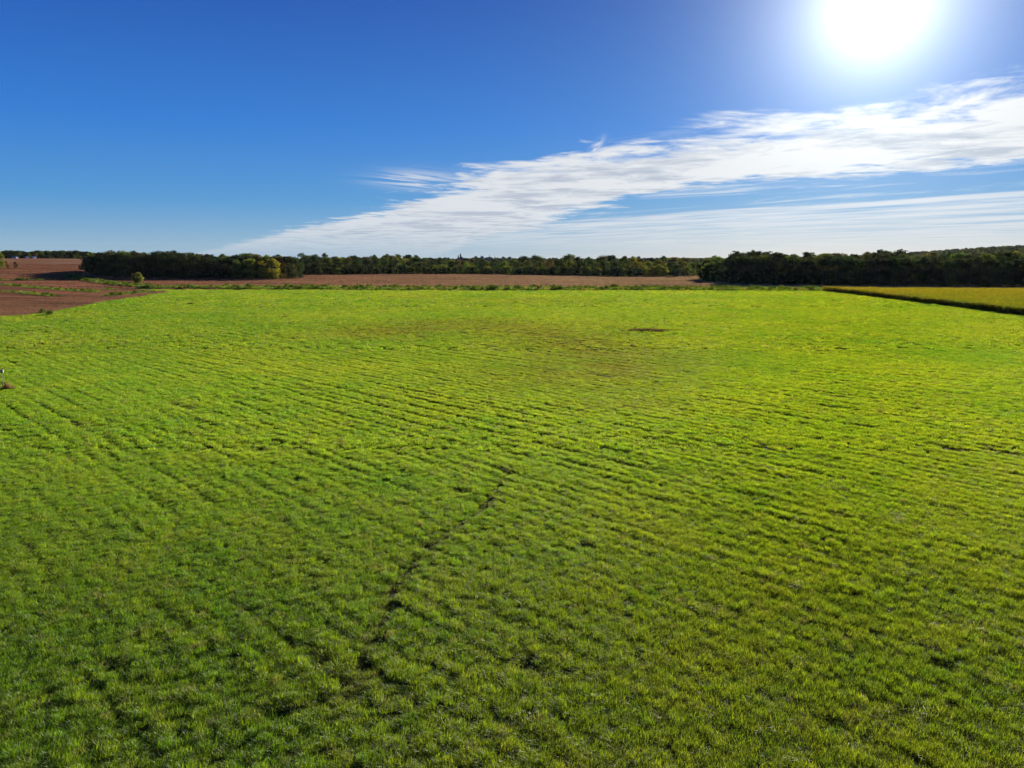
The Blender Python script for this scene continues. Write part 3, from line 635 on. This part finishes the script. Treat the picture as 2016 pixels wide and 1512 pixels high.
# ------------------------------------------------------------------ crops
def corn_mesh(seed):
    g = random.Random(seed); parts = []; vary = []
    for k_ in range(4):
        x0, y0 = g.uniform(-.75, .75), (k_ % 2 - .5) * .76 + g.uniform(-.08, .08); H = g.uniform(1.85, 2.25)
        q = [tube([(x0, y0, 0), (x0 + .03, y0, H * .9)], [.02, .012], 3)]
        for j in range(9):
            z = H * (.12 + .09 * j); a = g.uniform(0, 6.28); L = g.uniform(.45, .75); ca, sa = math.cos(a), math.sin(a); w = .055
            P = [(0, 0), (L * .35, .28), (L * .75, .22), (L, -.12)]
            V = []
            for i, (r, dz_) in enumerate(P):
                ww = w * (1, 1, .8, .15)[i]; V += [(x0 + ca * r - sa * ww, y0 + sa * r + ca * ww, z + dz_), (x0 + ca * r + sa * ww, y0 + sa * r - ca * ww, z + dz_)]
            q.append((V, [(2 * i, 2 * i + 1, 2 * i + 3, 2 * i + 2) for i in range(3)]))
        for j in range(4):
            a = g.uniform(0, 6.28); q.append(([(x0, y0, H * .88), (x0 + .02, y0 + .02, H * .88), (x0 + math.cos(a) * .14, y0 + math.sin(a) * .14, H + .12), (x0 + math.cos(a) * .12, y0 + math.sin(a) * .12, H + .12)], [(0, 1, 2, 3)]))
        V, Fq = joinvf(q); parts.append((V, Fq)); vary += [min(1, max(0, v[2] / H + g.uniform(-.15, .15))) for v in V]
    V, Fq = joinvf(parts); m = mesh('corn_clump', V, Fq, [M_corn])
    at_ = m.attributes.new('vary', 'FLOAT', 'POINT'); at_.data.foreach_set('value', np.array(vary, np.float32)); return m
CP_ = [corn_mesh(500 + i) for i in range(5)]
CORNF = CORN + [(CORN[-1][0] + 80, CORN[-1][1] - 10), at(2400, 571, 0), at(2200, 571.5), (colx(2016, 366), 366), (colx(1760, 372), 372), (colx(1640, 382), 382)]
X, Y = jitter(120, 420, 150, 400, .80, .25); k_ = inside(X, Y, CORNF); X, Y = X[k_], Y[k_]; n = len(X)
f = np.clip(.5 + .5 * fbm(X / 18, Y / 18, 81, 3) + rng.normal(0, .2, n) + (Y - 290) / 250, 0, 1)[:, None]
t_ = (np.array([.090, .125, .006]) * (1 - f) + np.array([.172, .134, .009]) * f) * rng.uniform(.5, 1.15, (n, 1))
scatter('corn_crop', CP_, X, Y, np.zeros(n), rng.integers(0, 2, n) * math.pi + rng.normal(0, .1, n), np.stack([np.ones(n)] * 2 + [rng.uniform(1.25, 1.5, n) * (1 + .05 * pn(X / 12, Y / 12, 3))], -1), rng.integers(0, 5, n), t_, 'standing corn turning yellow, its dark shaded flank facing the grass')
print('corn', n)
SB = [blades('bean_clump', 70, .75, .62, .10, .55, M_soy, 600 + i, .3, .2) for i in range(3)] + [blades('bean_clump', 60, 2.0, .60, .26, .5, M_soy, 610 + i, .3, .2) for i in range(3)]
LEFTF = [(TIP[0][0] - 200, TIP[0][1] - 60)] + TIP[:8] + [at(250, 571.5), at(190, 569.5), at(130, 566.5), at(60, 561), at(-200, 559), at(-500, 600)]
X, Y = jitter(-420, -120, 120, 470, 1.0); k_ = inside(X, Y, LEFTF) & (X > -.82 * Y - 5); X1, Y1 = X[k_], Y[k_]
WEED1 = [([at(-40, 559), at(60, 567), at(110, 571.5), at(190, 577.5)], 3.4), ([at(-60, 573), at(40, 578.5), at(110, 586)], 2.4), ([at(218, 584.5), at(262, 579), at(312, 574.8)], 3.6), ([at(180, 572.5), at(225, 573)], 1.2)]
def weedy(X, Y):
    w = np.zeros(np.shape(X))
    for pts, r in WEED1: w = np.maximum(w, np.exp(-(seg_dist(X, Y, pts) / (r * (1 + .35 * pn(X / 5, Y / 5, 7)))) ** 2))
    return w
k_ = weedy(X1, Y1) < .45; X1, Y1 = X1[k_], Y1[k_]
X, Y = jitter(-560, 260, 395, 800, 3.0); s_ = X / Y
k_ = ~inside(X, Y, GREEN) & (s_ < .30) & (s_ > -.80) & ~inside(X, Y, LEFTF) & (Y > 398) & ~((s_ > -.6) & (s_ < -.3) & (Y > 640)); X2, Y2 = X[k_], Y[k_]
X, Y = np.concatenate([X1, X2]), np.concatenate([Y1, Y2]); n = len(X); idx = np.concatenate([rng.integers(0, 3, len(X1)), 3 + rng.integers(0, 3, len(X2))])
f = np.clip(.5 + (X + 100) / 300, 0, 1)[:, None]; t_ = np.array([.190, .086, .046]) * (1 - f) + np.array([.225, .150, .080]) * f
bnd = np.clip(.5 + .8 * fbm((X * .3 + Y * .95) / 9, (X * .95 - Y * .3) / 90, 83, 3), 0, 1)[:, None]; t_ = t_ * (.55 + .9 * bnd)
scatter('soybean_crop', SB, X, Y, land(X, Y), rng.uniform(0, 6.28, n), np.stack([rng.uniform(.9, 1.2, n)] * 2 + [rng.uniform(.75, 1.15, n)], -1), idx, t_, 'rust brown ripe soybeans filling the fields left of and beyond the grass')
print('soy', n)

# ------------------------------------------------------------------ weeds of the ditch and the grassed waterways
WD = [blades('weed', 90, .9, 1.1, .09, .4, M_grass, 700 + i, .5, .3) for i in range(4)] + [crown_mesh('weed_bush', 2.6, 1.7, 260, 710 + i, 8, 0, (.18, .36), mat_=M_folI) for i in range(3)]
DITCH = [at(130, 566), at(200, 567), at(262, 567.5), at(330, 568), at(450, 568.5), at(600, 569.5), at(800, 570.5), at(1000, 571), at(1200, 571), at(1400, 571), at(1600, 572)]
ARM = [at(285, 566), at(240, 562.5), at(200, 557.5), at(165, 552), at(128, 547.5)]
HILL = [(colx(-30, 560), 560), (colx(60, 575), 575), (colx(128, 590), 590)]
def dd_(X, Y): return seg_dist(X, Y, DITCH)
X, Y = jitter(-440, 200, 190, 640, 1.5)
wob = 1 + .4 * pn(X / 14, Y / 14, 9)
sx_ = X / Y; half = 6.0 + 9 * sm(-.5, -.35, sx_)
w = np.maximum((dd_(X, Y) < half * wob) & (Y > 380) & ~((sx_ < -.52)), (seg_dist(X, Y, ARM) < 4.5 * wob)) | (weedy(X, Y) > .45) | (seg_dist(X, Y, HILL) < 1.6 * wob)
w &= (dd_(X, Y) > 0) & (rng.uniform(0, 1, X.size) < .92); X, Y = X[w], Y[w]; n = len(X)
nearb = weedy(X, Y) > .45
idx = np.where(rng.uniform(0, 1, n) < .10 + .25 * sm(.1, .5, fbm(X / 9, Y / 9, 15)), 4 + rng.integers(0, 3, n), rng.integers(0, 4, n))
S = rng.uniform(.8, 1.5, n) * (1 + .5 * fbm(X / 7, Y / 7, 19)); S[nearb] *= .75
f = np.clip(.45 + .6 * fbm(X / 11, Y / 11, 29, 3) + rng.normal(0, .15, n), 0, 1)[:, None]
t_ = np.array([.030, .070, .010]) * (1 - f) + np.array([.115, .150, .018]) * f
farm = (seg_dist(X, Y, DITCH) > 5.5)[:, None] & ~nearb[:, None]; t_ = np.where(farm & (rng.uniform(0, 1, (n, 1)) < .12), np.array([.15, .12, .045]) * rng.uniform(.8, 1.2, (n, 1)), t_)
scatter('ditch_weeds', WD, X, Y, land(X, Y), rng.uniform(0, 6.28, n), np.stack([S, S, S], -1), idx, t_, 'rank weeds and tall grass along the ditch and in strips across the brown field')
print('weeds', n)

# ------------------------------------------------------------------ single plants and small built things
def shrub(px, py, w, h, color, label, seed, name='shrub', mt=None):
    x, y = at(px, py); e = empty(name, (x, y, float(land(x, y)))); tag(e, label, name.replace('_', ' '))
    f_ = obj('foliage', crown_mesh('foliage', w, h, 500, seed, 12, 0, (.16, .34), mat_=mt), e); f_.color = (*color, 1)
    V, Fq = joinvf([tube([(0, 0, -.1), (math.cos(a) * w * .12, math.sin(a) * w * .12, h * .4), (math.cos(a) * w * .22, math.sin(a) * w * .22, h * .75)], [.05, .035, .012], 5) for a in (0, 1.3, 2.6, 3.9, 5.2)])
    s_ = obj('stem', mesh('stem', V, Fq, [M_bark], True), e); return e
shrub(98, 622.5, 3.4, 1.7, (.050, .085, .014), 'dark green bush on the corner of the brown field by the grass', 801)
shrub(84, 619, 3.6, 1.6, (.085, .105, .020), 'paler weedy bush just left of the dark one at the brown field edge', 802)
shrub(1021, 572, 5.0, 2.2, (.022, .045, .012), 'dark bush in the ditch at the middle of the picture', 803)
shrub(1100, 571.5, 4.0, 1.8, (.030, .050, .014), 'low dark bush in the ditch right of the middle one', 804)
shrub(1592, 573, 5.2, 2.8, (.050, .080, .020), 'grey-green bush at the corner of the corn by the ditch', 805)
shrub(141, 549, 6.0, 2.8, (.080, .120, .020), 'lit green bush at the upper end of the side ditch', 806)
shrub(178, 554, 5.0, 2.4, (.045, .070, .018), 'dark green bush partway down the side ditch', 807)
shrub(880, 571, 4.0, 1.6, (.030, .055, .012), 'small dark bush in the ditch left of the middle one', 808)
def clump(px, py, w, d, h, n, col_a, col_b, label, seed, name='weed_clump'):
    g = np.random.default_rng(seed); x0, y0 = at(px, py)
    m, nt = mat('dry_weed'); v = N(nt, attr(nt, 'vary').outputs['Fac']); c = mixc(nt, v, col_a, col_b); finish(nt, leafy(nt, c, mulc(nt, c, (1.4, 1.3, 1.0)), .35, .01, .6))
    base = blades(name, n, 1.0, h, .05, .5, m, seed, .5, .2, 3)
    co = np.zeros(len(base.vertices) * 3, np.float32); base.vertices.foreach_get('co', co); co = co.reshape(-1, 3)
    rr = np.hypot(co[:, 0], co[:, 1]); co[:, 2] *= (1.15 - .6 * np.clip(rr, 0, 1) ** 2); co[:, 0] *= w / 2; co[:, 1] *= d / 2
    base.vertices.foreach_set('co', co.ravel()); base.update()
    o = obj(name, base, None, (x0, y0, float(sheet_z(np.array([x0]), np.array([y0]))[0]) - .02)); tag(o, label, name.replace('_', ' ')); return o
clump(15, 772, 1.6, 1.3, .95, 420, (.07, .05, .02), (.34, .24, .10), 'brown dead weed tussock at the foot of the nest box pole', 821)
clump(375, 601, 3.2, 1.6, .8, 500, (.010, .020, .006), (.035, .050, .014), 'small dark weed clump alone in the left of the green field', 822)
clump(1272, 654.5, 11.5, 4.4, .62, 2600, (.05, .05, .016), (.30, .20, .07), 'long brownish patch of tall weeds alone in the green field', 823, 'weed_patch')
clump(1225, 651, 3.5, 1.2, .35, 400, (.03, .045, .01), (.12, .10, .03), 'low thin weeds trailing off the left end of the brownish weed patch', 824)

# nest box on its pole
x, y = at(8, 767); e = empty('nest_box', (x, y, .1)); e.rotation_euler = (0, 0, .5)
tag(e, 'small nest box with one white side on a thin metal pole above the dead tussock', 'nest box')
V, Fq = tube([(0, 0, -.3), (0, 0, 1.2), (0, 0, 2.25)], [.022, .02, .02], 8); obj('pole', mesh('pole', V, Fq, [M_steel], True), e)
bm = bmesh.new(); box(bm, -.15, .15, -.14, .14, 2.25, 2.68, .01); body = bm_obj('box', bm, M_wood, e)
bm = bmesh.new(); box(bm, .151, .17, -.14, .14, 2.27, 2.66, .003); bm_obj('side_panel', bm, M_white, body)['label'] = 'white side panel catching the sun'
bm = bmesh.new(); box(bm, -.20, .21, -.20, .20, 2.684, 2.72, .005); bmesh.ops.rotate(bm, verts=bm.verts, cent=(0, 0, 2.7), matrix=Matrix.Rotation(.12, 3, 'X')); bm_obj('roof', bm, M_wood, e)
bm = bmesh.new(); bmesh.ops.create_cone(bm, cap_ends=True, segments=14, radius1=.025, radius2=.025, depth=.02, matrix=Matrix.Translation((0, -.145, 2.52)) @ Matrix.Rotation(math.pi / 2, 4, 'X')); bm_obj('entrance_hole', bm, M_glass, body)

# farm buildings on the hill
def house(px, depth, L, W, H, wallm, roofm, label, rz, wins=2, name='farm_building'):
    x, y = colx(px, depth), depth; e = empty(name, (x, y, float(land(x, y)) - .1), rz); tag(e, label, 'building')
    bm = bmesh.new(); box(bm, -L / 2, L / 2, -W / 2, W / 2, 0, H)
    for sgn in (-1, 1):
        a = [bm.verts.new(p) for p in ((sgn * L / 2, -W / 2, H), (sgn * L / 2, W / 2, H), (sgn * L / 2, 0, H + W * .32))]; bm.faces.new(a if sgn > 0 else a[::-1])
    bm_obj('wall', bm, wallm, e)
    for sgn in (-1, 1):
        bm = bmesh.new(); k_ = .3; z0, z1 = H - .12, H + W * .32 + .03; t = .12
        P = [(-L / 2 - k_, sgn * (W / 2 + .3), z0), (L / 2 + k_, sgn * (W / 2 + .3), z0), (L / 2 + k_, 0, z1), (-L / 2 - k_, 0, z1)]
        vs = [bm.verts.new(p) for p in P] + [bm.verts.new((p[0], p[1], p[2] + t)) for p in P]
        for f_ in ((0, 1, 2, 3), (7, 6, 5, 4), (0, 4, 5, 1), (1, 5, 6, 2), (2, 6, 7, 3), (3, 7, 4, 0)): bm.faces.new([vs[i] for i in f_])
        bmesh.ops.recalc_face_normals(bm, faces=bm.faces); bm_obj('roof_slope', bm, roofm, e)
    for i in range(wins):
        wx = -L / 2 + L * (i + 1) / (wins + 1); bm = bmesh.new(); box(bm, wx - .45, wx + .45, -W / 2 - .06, -W / 2 + .02, H * .42, H * .8); f_ = bm_obj('window', bm, M_white, e)
        bm = bmesh.new(); box(bm, wx - .36, wx + .36, -W / 2 - .075, -W / 2 - .05, H * .46, H * .76); bm_obj('pane', bm, M_glass, f_)
    bm = bmesh.new(); box(bm, L / 2 - 1.5, L / 2 - .6, -W / 2 - .05, -W / 2 + .02, 0, H * .8); bm_obj('door', bm, M_grey, e)
    return e
house(57, 985, 3.4, 3.0, 1.9, M_white, M_roofw, 'left of two tiny white sheds before the hill hedge', -.5, 1, 'white_shed')
house(70.5, 985, 4.2, 3.2, 1.9, M_white, M_roofw, 'right and wider of two tiny white sheds before the hill hedge', -.4, 1, 'white_shed')
house(33, 992, 7, 4.5, 1.6, M_grey, M_grey, 'low grey farmhouse half hidden at the hill hedge, left of the white sheds', -.2, 3, 'farmhouse')

# far skyline: tower block with stepped shoulders, pillar beside it, spire, domed and square tops
def far_thing(px, depth, parts, label, cat, name):
    x = colx(px, depth); z = float(land(x, depth)); e = empty(name, (x, depth, z), .15); tag(e, label, cat)
    for nm, x0, x1, z0, z1, kind in parts:
        bm = bmesh.new(); D = max(2.0, (x1 - x0) * .8)
        if kind == 'box': box(bm, x0, x1, -D / 2, D / 2, z0, z1, .15)
        elif kind == 'cyl': bmesh.ops.create_cone(bm, cap_ends=True, segments=16, radius1=(x1 - x0) / 2, radius2=(x1 - x0) / 2, depth=z1 - z0, matrix=Matrix.Translation(((x0 + x1) / 2, 0, (z0 + z1) / 2)))
        elif kind == 'spire': bmesh.ops.create_cone(bm, cap_ends=True, segments=8, radius1=(x1 - x0) / 2, radius2=.12, depth=z1 - z0, matrix=Matrix.Translation(((x0 + x1) / 2, 0, (z0 + z1) / 2)))
        bm_obj(nm, bm, M_conc, e)
zf = float(land(colx(905, 1650), 1650)); top = lambda yt: CAM_H + (508 - yt) * 1650 / 1399 - zf
far_thing(907, 1650, [('tower', -1.8, 1.5, 0, top(501.5), 'box'), ('tower_head', -1.1, .7, top(501.48), top(499.2), 'box'), ('shoulder', 1.53, 4.2, 0, top(505.2), 'box'), ('end_block', 4.23, 6.2, 0, top(507), 'box')], 'dark stepped tower on the far skyline left of centre', 'tower', 'stepped_tower')
far_thing(902.5, 1650, [('shaft', -1.1, 1.1, 0, top(503.6), 'cyl'), ('cap', -1.3, 1.3, top(503.58), top(502.9), 'cyl')], 'thin round pillar beside the stepped tower on the far skyline', 'silo', 'silo')
far_thing(964, 1650, [('hall', -6, 6, 0, top(506.3), 'box'), ('spire', -1.2, 1.2, top(506.28), top(501.6), 'spire')], 'distant long building with one thin pointed spire on the skyline', 'building', 'spired_building')
far_thing(950, 1652, [('block', -4.5, 2.6, 0, top(505), 'box'), ('turret', -3.2, -1.2, top(504.98), top(503.6), 'box'), ('turret', .4, 1.8, top(504.98), top(503.9), 'box')], 'distant blocky building with two stubby tops left of the spire', 'building', 'blocky_building')
far_thing(974.5, 1648, [('mast', -.35, .35, 0, top(503.8), 'cyl')], 'distant thin mast just right of the spire', 'mast', 'mast')
for px, yt, k_, wf, lab_ in ((937, 503.6, 'low0', .55, 'squarish tree crown on the far skyline right of the stepped tower'), (991, 503.4, 'round2', .9, 'rounded far tree standing up right of the spire'),
                         (1003, 505, 'low1', .8, 'broad low far tree right of the rounded one on the skyline'), (1257, 502.6, 'cone0', 1.5, 'pointed far conifer above the middle tree line, right of the large yellow tree')):
    tree(k_, colx(px, 1500), 1500, hgt(px, yt, 1500), wf, BL, lab_)

# ------------------------------------------------------------------ the air
bm = bmesh.new(); box(bm, -3900, 3900, -500, 3600, -3, 86)
m, nt = mat('thin_haze'); pv = nt.nodes.new('ShaderNodeVolumePrincipled'); pv.inputs['Color'].default_value = (.86, .92, 1.0, 1); pv.inputs['Density'].default_value = 0.000005; pv.inputs['Anisotropy'].default_value = 0.3
nt.links.new(pv.outputs[0], nt.nodes.new('ShaderNodeOutputMaterial').inputs['Volume'])
tag(bm_obj('haze', bm, m), kind='stuff')
